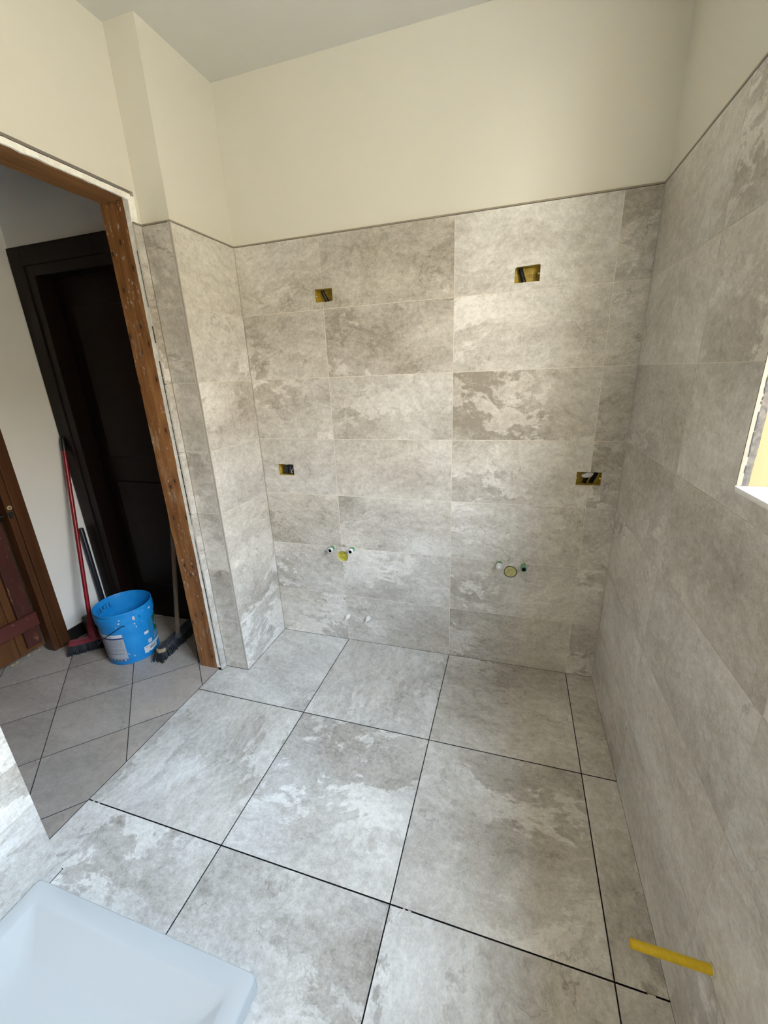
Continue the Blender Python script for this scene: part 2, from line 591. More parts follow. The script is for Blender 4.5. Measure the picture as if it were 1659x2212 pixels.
# ---------------------------------------------------------------- niche side of the pillar, pillar face, strip by the door
bm = bmesh.new()
box(bm, -0.75, XL - T, YP + T, 0.12, 0, ZC)
wall_pillar = bm_obj('wall_pillar', bm, M_PAINT, kind='structure', label='pillar beside the doorway, tiled below and painted cream above')
FN = ((XL, 0, 0), (0, 1, 0), (0, 0, 1), (1, 0, 0))
FP = ((0, YP, 0), (1, 0, 0), (0, 0, 1), (0, -1, 0))
FS = ((XS, 0, 0), (0, 1, 0), (0, 0, 1), (1, 0, 0))
CT = 0.0115                    # corner profile width
for r in range(7):
    z0, z1 = ROW[r], ROW[r + 1]
    tile(wall_pillar, rect(YP + .001, 0, z0, z1), FN, T)
    tile(wall_pillar, rect(XS, XL - CT, z0, z1), FP, T)
bm = bmesh.new()
panel_with_holes(bm, YP + .004, 0, 0, ZT - .006, [], (XL - .0012, 0, 0), (0, 1, 0), (0, 0, 1))
panel_with_holes(bm, XS, XL - .004, 0, ZT - .006, [], (0, YP + .0012, 0), (1, 0, 0), (0, 0, 1))
bm_obj('grout', bm, M_GROUT, wall_pillar)
box_obj('corner_trim', (XL - CT, XL - .0008, YP - .0008, YP + CT, 0, ZT), M_CTRIM, wall_pillar, bevel=0.0015)
box_obj('corner_bead', (XL - CT - .0022, XL - CT, YP - .0004, YP + .004, 0, ZT), M_BODY, wall_pillar)
box_obj('edge_trim', (XL - T, XL + .0015, YP, 0, ZT - .0035, ZT + .0020), M_TRIM, wall_pillar)
box_obj('edge_trim', (XS, XL, YP - .0015, YP + T, ZT - .0035, ZT + .0020), M_TRIM, wall_pillar)

# left wall with the doorway
XP = -0.586                    # painted face of the left wall
XH = -0.727                    # hall face
ZD = 2.190
bm = bmesh.new()
box(bm, XH, XP, YR + .030, YP + T, 0, ZC)
box(bm, XH, XP, YSH, YR + .030, ZD + .028, ZC)
box(bm, XH, XSH - T, YB, YSH, 0, ZC)
wall_left = bm_obj('wall_left', bm, M_PAINT, kind='structure', label='left wall with the doorway to the hall, cream painted')
for r in range(7):
    z0, z1 = ROW[r], ROW[r + 1]
    jit = (0.0, .002, -.001, .0015, 0, .001, -.001)[r]
    tile(wall_left, rect(YR - .0035 + jit, YP, z0, z1), FS, T)
box_obj('edge_trim', (XS - T, XS + .0015, YR - .001, YP, ZT - .0035, ZT + .0020), M_TRIM, wall_left)
# ragged plaster return between wood and tile
bm = bmesh.new()
zs = [0.012 + i * (ZD + .012 - 0.012) / 46 for i in range(47)]
prev = None
rr = random.Random(3)
for i, z in enumerate(zs):
    xa = -0.6125 + rr.uniform(-.0012, .0022)
    xb = XS - T + rr.uniform(-.001, .001)
    ya = YR - .0005 + rr.uniform(-.0025, .0005)
    yb = YR - .001 + rr.uniform(-.002, .001)
    if z > ZT:
        xb = XP
    cur = [bm.verts.new(q) for q in ((xa, ya, z), (xb, yb, z), (xb, YR + .03, z), (xa, YR + .03, z))]
    if prev:
        for k in range(4):
            bm.faces.new((prev[k], prev[(k + 1) % 4], cur[(k + 1) % 4], cur[k]))
    prev = cur
bm_obj('plaster_edge', bm, M_PLASTER, wall_left)
bm = bmesh.new()
for i in range(30):
    if rr.random() < .12:
        continue
    za = .03 + i * .0685
    box(bm, XS - T - .0012, XS - T + rr.uniform(.0004, .0012), YR - .0042, YR + .01, za, za + .066)
bm_obj('tile_gap', bm, M_JOINT, wall_left)
bm = bmesh.new()
prev = None
for i in range(41):
    y = YR + .012 - i * (0.97 / 40)
    zlo = ZD - .004 + rr.uniform(-.0025, .0015)
    zhi = 2.2055 + rr.uniform(-.0008, .0008)
    cur = [bm.verts.new(q) for q in ((XP - .004, y, zlo), (XP + .0028 + rr.uniform(-.001, .001), y, zlo + .001), (XP + .0022, y, zhi), (XP - .004, y, zhi))]
    if prev:
        for k in range(4):
            bm.faces.new((prev[k], prev[(k + 1) % 4], cur[(k + 1) % 4], cur[k]))
    prev = cur
bm_obj('plaster_strip', bm, M_PLASTER, wall_left)
bm = bmesh.new()                                         # dark cut line left by the old architrave
y = YR + .014
segs = [(.0, .022), (.026, .085), (.09, .105), (.11, .16), (.166, .172), (.18, .27), (.272, .30), (.303, .42), (.43, .60)]
for a, b in segs:
    box(bm, XP - .001, XP + .0006, y - b, y - a, 2.2066 + a * .003, 2.2076 + a * .003)
box(bm, XP - .001, XP + .0006, y - .0015, y + .0005, 2.196, 2.2075)
bm_obj('cut_line', bm, M_JOINT, wall_left)

# shower side wall tiles (white-lit tiles at the left edge of the picture)
FSH = ((XSH, 0, 0), (0, 1, 0), (0, 0, 1), (1, 0, 0))
for r in range(7):
    ys = [YSH - .0, -1.90, -2.505, YB]
    for a, b in zip(ys, ys[1:]):
        tile(wall_left, rect(b, a, ROW[r], ROW[r + 1]), FSH, T)

# doorway frame of raw wood
door_1 = empty('door_1', (-0.67, -0.9, 0), 'raw spruce doorway frame stripped of its trim, paint spattered', 'door frame', kind='structure')
bm = bmesh.new()
box(bm, XH, -0.6125, YR, YR + .03, 0.0, ZD + .028)
bmesh.ops.subdivide_edges(bm, edges=[e for e in bm.edges if abs((e.verts[0].co - e.verts[1].co).z) > 1], cuts=40)
for v in bm.verts:
    if v.co.y < YR + .001:
        v.co.x += rr.uniform(-.0012, .0012)
        v.co.y += rr.uniform(-.0006, .0006)
bm_obj('jamb', bm, M_JAMB, door_1)
box_obj('jamb', (XH, -0.6125, YSH, YSH + .03, 0, ZD + .028), M_JAMB, door_1)
bm = bmesh.new()
box(bm, XH, -0.6125, YSH + .03, YR, ZD, ZD + .028)
bmesh.ops.subdivide_edges(bm, edges=[e for e in bm.edges if abs((e.verts[0].co - e.verts[1].co).y) > .8], cuts=24)
for v in bm.verts:
    if v.co.z < ZD + .001:
        v.co.x += rr.uniform(-.0012, .0012)
        v.co.z += rr.uniform(-.0006, .0006)
bm_obj('lintel', bm, M_LINT, door_1)

# ---------------------------------------------------------------- right wall and window
bm = bmesh.new()
XO = XR + 0.26
panel_with_holes(bm, YB, 0.12, 0, ZC, [WIN], (XR + T, 0, 0), (0, 1, 0), (0, 0, 1))
panel_with_holes(bm, YB, 0.12, -3.2, ZC + .3, [WIN], (XO, 0, 0), (0, 1, 0), (0, 0, 1))
y0, y1, z0, z1 = WIN
for a, b in (((y0, z0), (y1, z0)), ((y1, z0), (y1, z1)), ((y1, z1), (y0, z1)), ((y0, z1), (y0, z0))):
    bm.faces.new([bm.verts.new(q) for q in ((XR + T, a[0], a[1]), (XR + T, b[0], b[1]), (XO, b[0], b[1]), (XO, a[0], a[1]))])
wall_right = bm_obj('wall_right', bm, M_PAINT, kind='structure', label='right wall with the window, tiled below and painted cream above')
FR = ((XR, 0, 0), (0, 1, 0), (0, 0, 1), (-1, 0, 0))
for r in range(7):
    z0, z1 = ROW[r], ROW[r + 1]
    for c in range(5):
        a1, a0 = YJ[c], YJ[c + 1]
        wy0, wy1, wz0 = WIN[0], WIN[1], WIN[2]
        wz0 = wz0 - 0.012 if False else wz0
        if z1 > wz0 and a1 > wy0 and a0 < wy1:
            zb = max(z0, wz0)
            parts = []
            if zb > z0 + .01:
                parts = None
                lo, hi = max(a0, wy0), min(a1, wy1)
                poly = [(a0 + .001, z0 + .001), (a1 - .001, z0 + .001)]
                if hi < a1 - .002:
                    poly += [(a1 - .001, z1 - .001), (hi, z1 - .001), (hi, zb)]
                else:
                    poly += [(a1 - .001, zb)]
                if lo > a0 + .002:
                    poly += [(lo, zb), (lo, z1 - .001), (a0 + .001, z1 - .001)]
                else:
                    poly += [(a0 + .001, zb)]
                tile(wall_right, poly, FR, T)
            else:
                if a1 > wy1:
                    tile(wall_right, [(wy1, z0 + .001), (a1 - .001, z0 + .001), (a1 - .001, z1 - .001), (wy1, z1 - .001)], FR, T)
                if a0 < wy0:
                    tile(wall_right, [(a0 + .001, z0 + .001), (wy0, z0 + .001), (wy0, z1 - .001), (a0 + .001, z1 - .001)], FR, T)
        else:
            tile(wall_right, rect(a0, a1, z0, z1), FR, T)
bm = bmesh.new()
panel_with_holes(bm, YB, 0, 0, ZT - .006, [(WIN[0], WIN[1], WIN[2], 3)], (XR + .0012, 0, 0), (0, 1, 0), (0, 0, 1))
bm_obj('grout', bm, M_GROUT, wall_right)
for a, b in ((YB, WIN[0]), (WIN[1], 0)):
    box_obj('edge_trim', (XR - .0015, XR + T, a, b, ZT - .0035, ZT + .0020), M_TRIM, wall_right)

window_1 = empty('window_1', (XR, -1.41, 1.25), 'unglazed window opening with a white sill in the right wall', 'window', kind='structure')
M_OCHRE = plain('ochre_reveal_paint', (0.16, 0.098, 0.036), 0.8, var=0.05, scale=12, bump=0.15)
M_GREYP = plain('grey_rough_mortar', (0.055, 0.043, 0.031), 0.95, var=0.25, scale=90, bump=0.6)
M_CREAMR = plain('cream_bounce_reveal', (0.78, 0.66, 0.46), 0.8, var=0.04, scale=12)  # pale colour put on the unseen far reveal to bounce light inside
M_EDGE = plain('dimmed_tile_edge', (0.15, 0.118, 0.080), 0.8, var=0.06, scale=40)
M_MARBLE = plain('white_sill_marble', (0.84, 0.83, 0.80), 0.3, var=0.03)
bm = bmesh.new()
prev = None
for i in range(47):
    z = WIN[2] + i * (WIN[3] - WIN[2]) / 46
    xa = XR + T + rr.uniform(-.0004, .0012)
    xb = XR + .0225 + rr.uniform(-.0012, .0012)
    cur = [bm.verts.new(q) for q in ((xa, WIN[1] - .0022, z), (xb, WIN[1] - .0012, z), (xb, WIN[1] + .002, z), (xa, WIN[1] + .002, z))]
    if prev:
        for k in range(4):
            bm.faces.new((prev[k], prev[(k + 1) % 4], cur[(k + 1) % 4], cur[k]))
    prev = cur
bm_obj('mortar_edge', bm, M_GREYP, window_1)
bm = bmesh.new()                                         # shrinkage crack between tile edge and mortar
for a, b in ((.04, .056), (.074, .125), (.127, .165), (.18, .185), (.188, .194), (.2, .26), (.29, .33), (.37, .46), (.5, .6)):
    n = max(2, int((b - a) / .006))
    for i in range(n):
        za, zb = WIN[2] + a + (b - a) * i / n, WIN[2] + a + (b - a) * (i + 1) / n
        x = XR + T + .0002 + rr.uniform(-.0006, .0006)
        box(bm, x - .0006 - rr.random() * .0006, x + .0009, WIN[1] - .0034, WIN[1] - .001, za, zb)
bm_obj('crack', bm, M_JOINT, window_1)
box_obj('tile_edge_cover', (XR + .0004, XR + T + .0006, WIN[1] - .0026, WIN[1] + .002, WIN[2] + .012, WIN[3]), M_EDGE, window_1, bevel=.0008)  # thin cover added over the tile's cut edge to keep it from blowing out
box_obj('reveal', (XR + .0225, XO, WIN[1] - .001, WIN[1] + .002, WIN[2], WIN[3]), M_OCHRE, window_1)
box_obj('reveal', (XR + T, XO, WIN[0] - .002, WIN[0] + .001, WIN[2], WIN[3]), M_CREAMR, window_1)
box_obj('sill', (XR - .0015, XO + .03, WIN[0], WIN[1] - .0005, WIN[2] - .001, WIN[2] + .012), M_MARBLE, window_1, bevel=.005)

# ---------------------------------------------------------------- wall behind the camera, ceiling
bm = bmesh.new()
box(bm, -2.0, XO, YB - .12, YB, 0, ZC)
bm_obj('wall_front', bm, M_PAINT, kind='structure', label='painted wall behind the camera')
bm = bmesh.new()
box(bm, -1.94, XH - .001, -2.33, HY0, ZC - .012, ZC - .001)  # unseen dark sheet, added to lower the bounce light in the hall
bm_obj('ceiling_hall_dimmer', bm, M_CASEY, kind='structure', label='unseen dark hall ceiling sheet, added to cut bounce light')
bm = bmesh.new()
box(bm, -2.1, XO, YB - .12, 0.4, ZC, ZC + .15)
bm_obj('ceiling', bm, M_CEIL, kind='structure', label='plain white ceiling')

# ---------------------------------------------------------------- floor
bm = bmesh.new()
box(bm, -2.1, XO, YB, 0.4, -0.2, -0.010)
floor = bm_obj('floor', bm, M_JOINT, kind='structure', label='floor of large grey stone-look tiles meeting small diagonal hall tiles')
FF = ((0, 0, 0), (1, 0, 0), (0, 1, 0), (0, 0, 1))
G = 0.0021
XF = [XE, 0.0, 0.605, 1.210, XR - .001]
YF = [-0.0015, -0.5876, -1.1928, -1.798, -2.4032, YB]
for r in range(5):
    for c in range(4):
        x0, x1, y1, y0 = XF[c] + G * .8, XF[c + 1] - G, YF[r] - (G if r else 0), YF[r + 1] + G
        if c == 3:
            x1 = XR - .0006
        poly = [(x0, y0), (x1, y0), (x1, y1), (x0, y1)]
        if r == 0 and c == 0:
            poly = [(x0, y0), (x1, y0), (x1, y1), (XL + .002, y1), (XL + .002, YP - .002), (XS + .001, YP - .002), (XS + .001, YR - .006), (x0, YR - .006)]
        if r == 2 and c == 0:
            poly = [(x0, YSH + .002), (x0, y1), (x1, y1), (x1, y0), (XSH + .002, y0), (XSH + .002, YSH + .002)]
        if r > 2 and c == 0:
            poly = [(XSH + .002, y0), (x1, y0), (x1, y1), (XSH + .002, y1)]
        tile(floor, poly, FF, .010, rot=((r + c) % 3 == 1), body=M_JOINT)
# grout crumbs left in the open joints
bm = bmesh.new()
for (xa, ya) in ((0.648, -1.1928), (0.663, -1.1928), (0.667, -1.1928), (1.288, -1.1928), (1.294, -1.1928), (1.300, -1.1928), (-0.585, -1.1925), (-0.56, -1.1925)):
    box(bm, xa - .003, xa + .003, ya - .0019, ya + .0019, -.009, -.0015)
bm_obj('joint_spacers', bm, M_GROUT, floor)

# hall tiles, laid on the diagonal
PT = 0.32925
s2 = math.sqrt(0.5)
e1, e2 = Vector((s2, -s2)), Vector((s2, s2))
hx0, hx1, hy0, hy1 = -1.95, XE - .0015, -2.3, 0.02
org = Vector((-1.4534, -0.6453))


def clip(poly, ax, val, keep_less):
    out = []
    for i in range(len(poly)):
        a, b = poly[i - 1], poly[i]
        ia = (a[ax] <= val) == keep_less
        ib = (b[ax] <= val) == keep_less
        if ia != ib:
            t_ = (val - a[ax]) / (b[ax] - a[ax])
            out.append((a[0] + (b[0] - a[0]) * t_, a[1] + (b[1] - a[1]) * t_))
        if ib:
            out.append(b)
    return out


g = 0.0016
c45, s45 = s2, s2
for i in range(-12, 12):
    for j in range(-12, 12):
        q = [org + e1 * (PT * (i + a)) + e2 * (PT * (j + b)) for a, b in ((g / PT, g / PT), (1 - g / PT, g / PT), (1 - g / PT, 1 - g / PT), (g / PT, 1 - g / PT))]
        poly = [(v.x, v.y) for v in q]
        for ax, val, less in ((0, hx0, False), (0, hx1, True), (1, hy0, False), (1, hy1, True)):
            poly = clip(poly, ax, val, less)
            if len(poly) < 3:
                break
        if len(poly) >= 3:
            ar = abs(sum(poly[k - 1][0] * poly[k][1] - poly[k][0] * poly[k - 1][1] for k in range(len(poly)))) / 2
            if ar > 2e-4:
                tile(floor, poly, FF, .010, mat=M_HALL, body=M_JOINT)

# ---------------------------------------------------------------- hall
HX, HY = -1.70, -0.15
bm = bmesh.new()
d2 = (-1.575, -0.865, 2.11)
panel_with_holes(bm, HX, -0.75, 0, ZC, [(d2[0], d2[1], -1, d2[2])], (0, HY, 0), (1, 0, 0), (0, 0, 1))
for xa in d2[:2]:
    bm.faces.new([bm.verts.new(q) for q in ((xa, HY, 0), (xa, HY + .25, 0), (xa, HY + .25, d2[2]), (xa, HY, d2[2]))])
bm.faces.new([bm.verts.new(q) for q in ((d2[0], HY, d2[2]), (d2[1], HY, d2[2]), (d2[1], HY + .25, d2[2]), (d2[0], HY + .25, d2[2]))])
panel_with_holes(bm, HX - .4, -0.70, 0, ZC, [], (0, 0.12, 0), (1, 0, 0), (0, 0, 1))
bm_obj('wall_hall_end', bm, M_WHITE, kind='structure', label='white end wall of the hall around the dark door')
door_2 = empty('door_2', (-1.22, HY, 0), 'dark walnut door with casing at the end of the hall', 'door', kind='structure')
bm = bmesh.new()
for (xa, xb, za, zb) in ((-1.690, -1.600, 0, 2.203), (-0.840, -0.745, 0, 2.203), (-1.600, -0.840, 2.115, 2.203)):
    box(bm, xa, xb, HY - .016, HY - .0005, za, zb, .003)
bm_obj('casing', bm, M_DARKD, door_2)
bm = bmesh.new()
for (xa, xb, za, zb) in ((-1.600, -1.545, 0, 2.115), (-0.895, -0.840, 0, 2.115), (-1.545, -0.895, 2.065, 2.115)):
    box(bm, xa, xb, HY - .010, HY + .088, za, zb, .002)
bm_obj('frame', bm, M_DARKD, door_2)
bm = bmesh.new()
box(bm, -1.545, -0.895, HY + .086, HY + .125, 0.001, 2.065)
for (xa, xb, za, zb) in ((-1.45, -1.0, .25, .95), (-1.45, -1.0, 1.10, 1.92)):
    box(bm, xa, xb, HY + .076, HY + .09, za, zb, .008)
bm_obj('panel', bm, M_DARKD, door_2)

LD = (-1.345, -0.515)          # opening of the old door in the hall's left wall
bm = bmesh.new()
panel_with_holes(bm, -2.4, HY, 0, ZC, [(LD[0], LD[1], -1, 2.08)], (HX, 0, 0), (0, 1, 0), (0, 0, 1))
panel_with_holes(bm, -2.4, HY, 0, ZC, [], (HX - .24, 0, 0), (0, 1, 0), (0, 0, 1))
for ya in LD:
    bm.faces.new([bm.verts.new(q) for q in ((HX, ya, 0), (HX - .24, ya, 0), (HX - .24, ya, 2.08), (HX, ya, 2.08))])
bm.faces.new([bm.verts.new(q) for q in ((HX, LD[0], 2.08), (HX, LD[1], 2.08), (HX - .24, LD[1], 2.08), (HX - .24, LD[0], 2.08))])
bm_obj('wall_hall_left', bm, M_WHITE, kind='structure', label='white left wall of the hall')
bm = bmesh.new()
box(bm, -2.0, XH, -2.45, -2.33, 0, ZC)  # unseen wall, given dark brown to cut bounce light in the hall
bm_obj('wall_hall_near', bm, M_CASE, kind='structure', label='near end wall of the hall')
box_obj('baseboard_left', (HX + .0005, HX + .012, -0.4515, HY - .001, 0.0, 0.081), M_BASEB, bevel=.002, kind='structure', label='black baseboard along the white hall wall')

door_3 = empty('door_3', (HX, -0.93, 0), 'old brown plank door with maroon battens in the hall', 'door', kind='structure')
bm = bmesh.new()
box(bm, HX, HX + .016, -0.513, -0.453, 0.002, 2.16, .002)
box(bm, HX, HX + .016, -1.41, -1.347, 0.002, 2.16, .002)
bm_obj('casing', bm, M_CASE, door_3)
box_obj('casing', (HX, HX + .016, -1.347, -0.513, 2.083, 2.16), M_CASEY, door_3)
bm = bmesh.new()
box(bm, HX - .060, HX + .006, -0.5455, -0.5133, 0.0, 2.08, .002)
box(bm, HX - .060, HX + .006, -1.345, -1.315, 0.0, 2.08, .002)
bm_obj('frame', bm, M_CASE, door_3)
box_obj('frame', (HX - .060, HX + .006, -1.315, -0.5455, 2.05, 2.08), M_CASEY, door_3)
LX = HX - .045                 # front of the battens
ya = -0.548
k = 0
while ya > -1.31:
    yb = max(ya - .128, -1.312)
    box_obj('plank', (LX - .045, LX - .022, yb + .0012, ya - .0012, 0.042, 2.045), M_PLANK, door_3, bevel=.002)
    ya = yb
    k += 1
for (yc, zb, zt) in ((-.598, .075, 1.95), (-1.25, .075, 1.95)):
    box_obj('batten', (LX - .022, LX, yc - .040, yc + .036, zb, zt), M_BATTEN, door_3, bevel=.003)
for zb in (.195, 1.02, 1.78):
    if zb == 1.02:
        continue
    box_obj('rail', (LX, LX + .022, -1.29, -0.556, zb, zb + .084), M_BATY, door_3, bevel=.003)
bm = bmesh.new()               # iron bolt with its keeper
box(bm, LX, LX + .006, -.665, -.560, .836, .885, .001)
tube(bm, [(LX + .012, -.665, .862), (LX + .012, -.535, .862)], .007, 10)
box(bm, LX + .004, LX + .020, -.592, -.580, .848, .876, .001)
box(bm, LX + .004, LX + .020, -.650, -.638, .848, .876, .001)
tube(bm, [(LX + .012, -.615, .862), (LX + .034, -.615, .856)], .005, 8)
bolt = bm_obj('bolt', bm, M_DKSTEEL, door_3)
bm = bmesh.new()
box(bm, HX + .004, HX + .008, -.5455, -.519, .868, .885, .001)
box(bm, HX + .004, HX + .020, -.541, -.529, .852, .872, .001)
bm_obj('keeper', bm, M_DKSTEEL, door_3)
bm = bmesh.new()
lathe(bm, [(0.0042, 0), (0.0115, 0), (0.0115, .003), (0.0042, .004), (0.0042, -.004), (0, -.004)], (HX + .006, -.5275, .908), (1, 0, 0), 20, mi=[0, 0, 0, 1, 1])
bm_obj('bolt_eyelet', bm, [M_BRASS, M_BLACK], door_3)

# crumbs of old filler under the plank door
M_CRUMB = plain('pale_filler', (0.40, 0.30, 0.19), 0.95, var=0.25, bump=0.4)
bm = bmesh.new()
rc = random.Random(11)
for i in range(34):
    y = rc.choice((rc.uniform(-.72, -.53), rc.uniform(-.72, -.66), rc.uniform(-.6, -.54)))
    x = HX - .112 + rc.uniform(-.006, .008) + (y + .55) * 0.0
    s_ = rc.uniform(.0015, .006)
    r_ = bmesh.ops.create_icosphere(bm, subdivisions=1, radius=s_)
    for v in r_['verts']:
        v.co = Vector((v.co.x * rc.uniform(.7, 1.3) + x, v.co.y * rc.uniform(.7, 1.4) + y, v.co.z * rc.uniform(.5, 1.0) + s_ * .55))
bm_obj('filler_crumbs', bm, M_CRUMB, label='pale crumbs of filler along the foot of the old plank door', cat='debris', kind='stuff')

# ---------------------------------------------------------------- shower tray
M_TRAYM = None
t_ = NT('white_ceramic_glaze')
t_.set((0.50, 0.515, 0.52), 0.16, 0, 0.5)
M_TRAYM = t_.m
tray_x0, tray_x1, tray_y1, tray_y0 = XSH + .001, 0.3235, -1.4545, -2.60
bm = bmesh.new()


def ring(x0, x1, y0, y1, z, r, n=6):
    pts = []
    for cx, cy, a0 in ((x1 - r, y1 - r, 0), (x0 + r, y1 - r, PI / 2), (x0 + r, y0 + r, PI), (x1 - r, y0 + r, 3 * PI / 2)):
        for i in range(n + 1):
            a = a0 + PI / 2 * i / n
            pts.append(bm.verts.new((cx + r * math.cos(a), cy + r * math.sin(a), z(cx + r * math.cos(a), cy + r * math.sin(a)) if callable(z) else z)))
    return pts


def zbowl(x, y):               # shallow bowl falling towards the drain in the middle
    d = math.hypot((x + .07) / .4, (y + 2.0) / .5)
    return .0150 + .0055 * min(1.25, d)


RH = 0.055
spec = [(0.004, 0.000, .012), (0.0, .004, .014), (0.0, RH - .010, .014), (.0012, RH - .005, .014), (.004, RH - .0015, .014), (.009, RH, .014), (.050, RH - .0006, .014), (.0535, RH - .0014, .014), (.057, RH - .0032, .015), (.136, .0250, .030), (.146, .0225, .034), (.20, zbowl, .06), (.32, zbowl, .04)]
rings = []
for ins, z, r in spec:
    rings.append(ring(tray_x0 + ins * (1 if ins < .03 else 1), tray_x1 - ins, tray_y0 + ins, tray_y1 - ins, z, max(r, .004)))
for a, b in zip(rings, rings[1:]):
    for i in range(len(a)):
        bm.faces.new((a[i], a[(i + 1) % len(a)], b[(i + 1) % len(b)], b[i]))
bm.faces.new(rings[-1])
bm.faces.new(list(reversed(rings[0])))
tray = empty('shower_tray', (-0.07, -2.03, 0), 'white ceramic shower tray with a raised rim on the grey floor tiles', 'shower tray')
bm_obj('basin', bm, M_TRAYM, tray, smooth=True, autosmooth=math.radians(16))
bm = bmesh.new()
lathe(bm, [(0, .024), (.052, .024), (.055, .022), (.055, .016)], (-.07, -2.03, 0), (0, 0, 1), 32)
bm_obj('drain_cover', bm, M_STEEL, tray, smooth=True, autosmooth=.6)


# ---------------------------------------------------------------- electrical boxes
M_YEL = plain('ochre_yellow_plastic', (0.46, 0.33, 0.04), 0.55, var=0.15, scale=60)
M_CONDUIT = plain('black_corrugated_conduit', (0.010, 0.010, 0.011), 0.42)
M_CABLE_W = plain('white_cable', (0.72, 0.72, 0.70), 0.5)
M_CABLE_B = plain('blue_cable', (0.03, 0.10, 0.25), 0.5)


def corrugated(bm, pts, r, pitch=.0045, n=14):
    pts = [Vector(p) for p in pts]
    out, rs = [], []
    for a, b in zip(pts, pts[1:]):
        k = max(2, int((b - a).length / (pitch / 2)))
        for i in range(k):
            out.append(a.lerp(b, i / k))
            rs.append(r if len(rs) % 2 else r * .84)
    out.append(pts[-1])
    rs.append(r)
    tube(bm, out, rs, n)


def wall_box(b, label, depth=.048):
    x0, x1, z0, z1 = b[0] - .002, b[1] + .002, b[2] - .002, b[3] + .002
    yf, yb = T + .0035, T + .0035 + depth
    th = .0018
    e = empty('wall_box', ((x0 + x1) / 2, yf, z0), label, 'electrical box', 'flush boxes in the back wall')
    bm = bmesh.new()
    box(bm, x0, x1, yb - th, yb, z0, z1)
    box(bm, x0, x0 + th, yf, yb - th, z0, z1)
    box(bm, x1 - th, x1, yf, yb - th, z0, z1)
    box(bm, x0 + th, x1 - th, yf, yb - th, z0, z0 + th)
    box(bm, x0 + th, x1 - th, yf, yb - th, z1 - th, z1)
    for xs in (x0 + .006, x1 - .006):                       # screw lugs
        zc = (z0 + z1) / 2
        box(bm, xs - .0042, xs + .0042, yf + .001, yf + .010, zc - .004, zc + .004, .001)
    bm_obj('shell', bm, M_YEL, e)
    for xs in (x0 + .006, x1 - .006):
        zc = (z0 + z1) / 2
        bm = bmesh.new()
        lathe(bm, [(0, -.0006), (.0022, -.0006), (.0022, .001)], (xs, yf + .001, zc), (0, 1, 0), 10)
        bm_obj('screw_boss', bm, M_BODY, e)
    return e, yf, yb


e, yf, yb = wall_box(boxes[0], 'small yellow box with one black conduit, high on the back wall over the joint')
bm = bmesh.new()
corrugated(bm, [(-.022, yb - .012, 1.905), (-.017, yb - .014, 1.885), (.004, yb - .022, 1.850), (.012, yb - .026, 1.836)], .0088)
bm_obj('conduit', bm, M_CONDUIT, e)
e, yf, yb = wall_box(boxes[1], 'yellow box with one black conduit, highest at the right of the back wall')
bm = bmesh.new()
corrugated(bm, [(.866, yb - .012, 1.905), (.870, yb - .014, 1.888), (.882, yb - .022, 1.850), (.887, yb - .028, 1.835)], .0098)
bm_obj('conduit', bm, M_CONDUIT, e)
bm = bmesh.new()               # embossed grid marks in the box
for i in range(5):
    for j in range(2):
        box(bm, .905 + i * .0065, .907 + i * .0065, yb - .0026, yb - .0016, 1.861 + j * .008, 1.866 + j * .008)
bm_obj('embossed_marks', bm, M_BLACK, e)
e, yf, yb = wall_box(boxes[2], 'yellow box stuffed with dark modules and loose wires, low on the left')
bm = bmesh.new()
box(bm, -.322, -.299, yf + .010, yb - .004, 1.012, 1.050, .002)
box(bm, -.296, -.274, yf + .014, yb - .004, 1.011, 1.052, .002)
box(bm, -.272, -.251, yf + .008, yb - .004, 1.010, 1.062, .002)
box(bm, -.322, -.251, yf + .020, yb - .004, 1.046, 1.067, .002)
bm_obj('black_modules', bm, M_BLACK, e)


def curve_pts(ctrl, n=14):
    """Catmull-Rom through control points"""
    c = [Vector(p) for p in ctrl]
    c = [c[0] * 2 - c[1]] + c + [c[-1] * 2 - c[-2]]
    out = []
    for i in range(1, len(c) - 2):
        for k in range(n):
            t = k / n
            p0, p1, p2, p3 = c[i - 1:i + 3]
            out.append(0.5 * ((2 * p1) + (p2 - p0) * t + (2 * p0 - 5 * p1 + 4 * p2 - p3) * t * t + (3 * p1 - p0 - 3 * p2 + p3) * t ** 3))
    out.append(c[-2])
    return out


for ctrl, m in (([(-.312, yb - .006, 1.052), (-.308, yf + .010, 1.059), (-.302, yf + .008, 1.063), (-.296, yb - .01, 1.058)], M_CABLE_W),
                ([(-.266, yb - .02, 1.058), (-.262, yf + .004, 1.043), (-.272, yf + .003, 1.030), (-.276, yf + .005, 1.020), (-.270, yf + .008, 1.016)], M_CABLE_W),
                ([(-.280, yb - .01, 1.060), (-.281, yf + .008, 1.046), (-.278, yf + .006, 1.033), (-.284, yb - .02, 1.022)], M_CABLE_B)):
    bm = bmesh.new()
    tube(bm, curve_pts(ctrl, 8), .0014, 8)
    bm_obj('wire', bm, m, e, smooth=True)
e, yf, yb = wall_box(boxes[3], 'yellow box holding a crumpled white wrapper, low at the right of the back wall')
bm = bmesh.new()
corrugated(bm, [(1.215, yb - .014, 1.069), (1.205, yb - .016, 1.040), (1.196, yb - .018, 1.012)], .010)
corrugated(bm, [(1.246, yb - .012, 1.069), (1.236, yb - .016, 1.040), (1.222, yb - .02, 1.012)], .010)
bm_obj('conduit', bm, M_CONDUIT, e)
bm = bmesh.new()
r_ = bmesh.ops.create_icosphere(bm, subdivisions=3, radius=1.0)
rw = random.Random(5)
off = [Vector((rw.uniform(-1, 1), rw.uniform(-1, 1), rw.uniform(-1, 1))).normalized() for _ in range(26)]
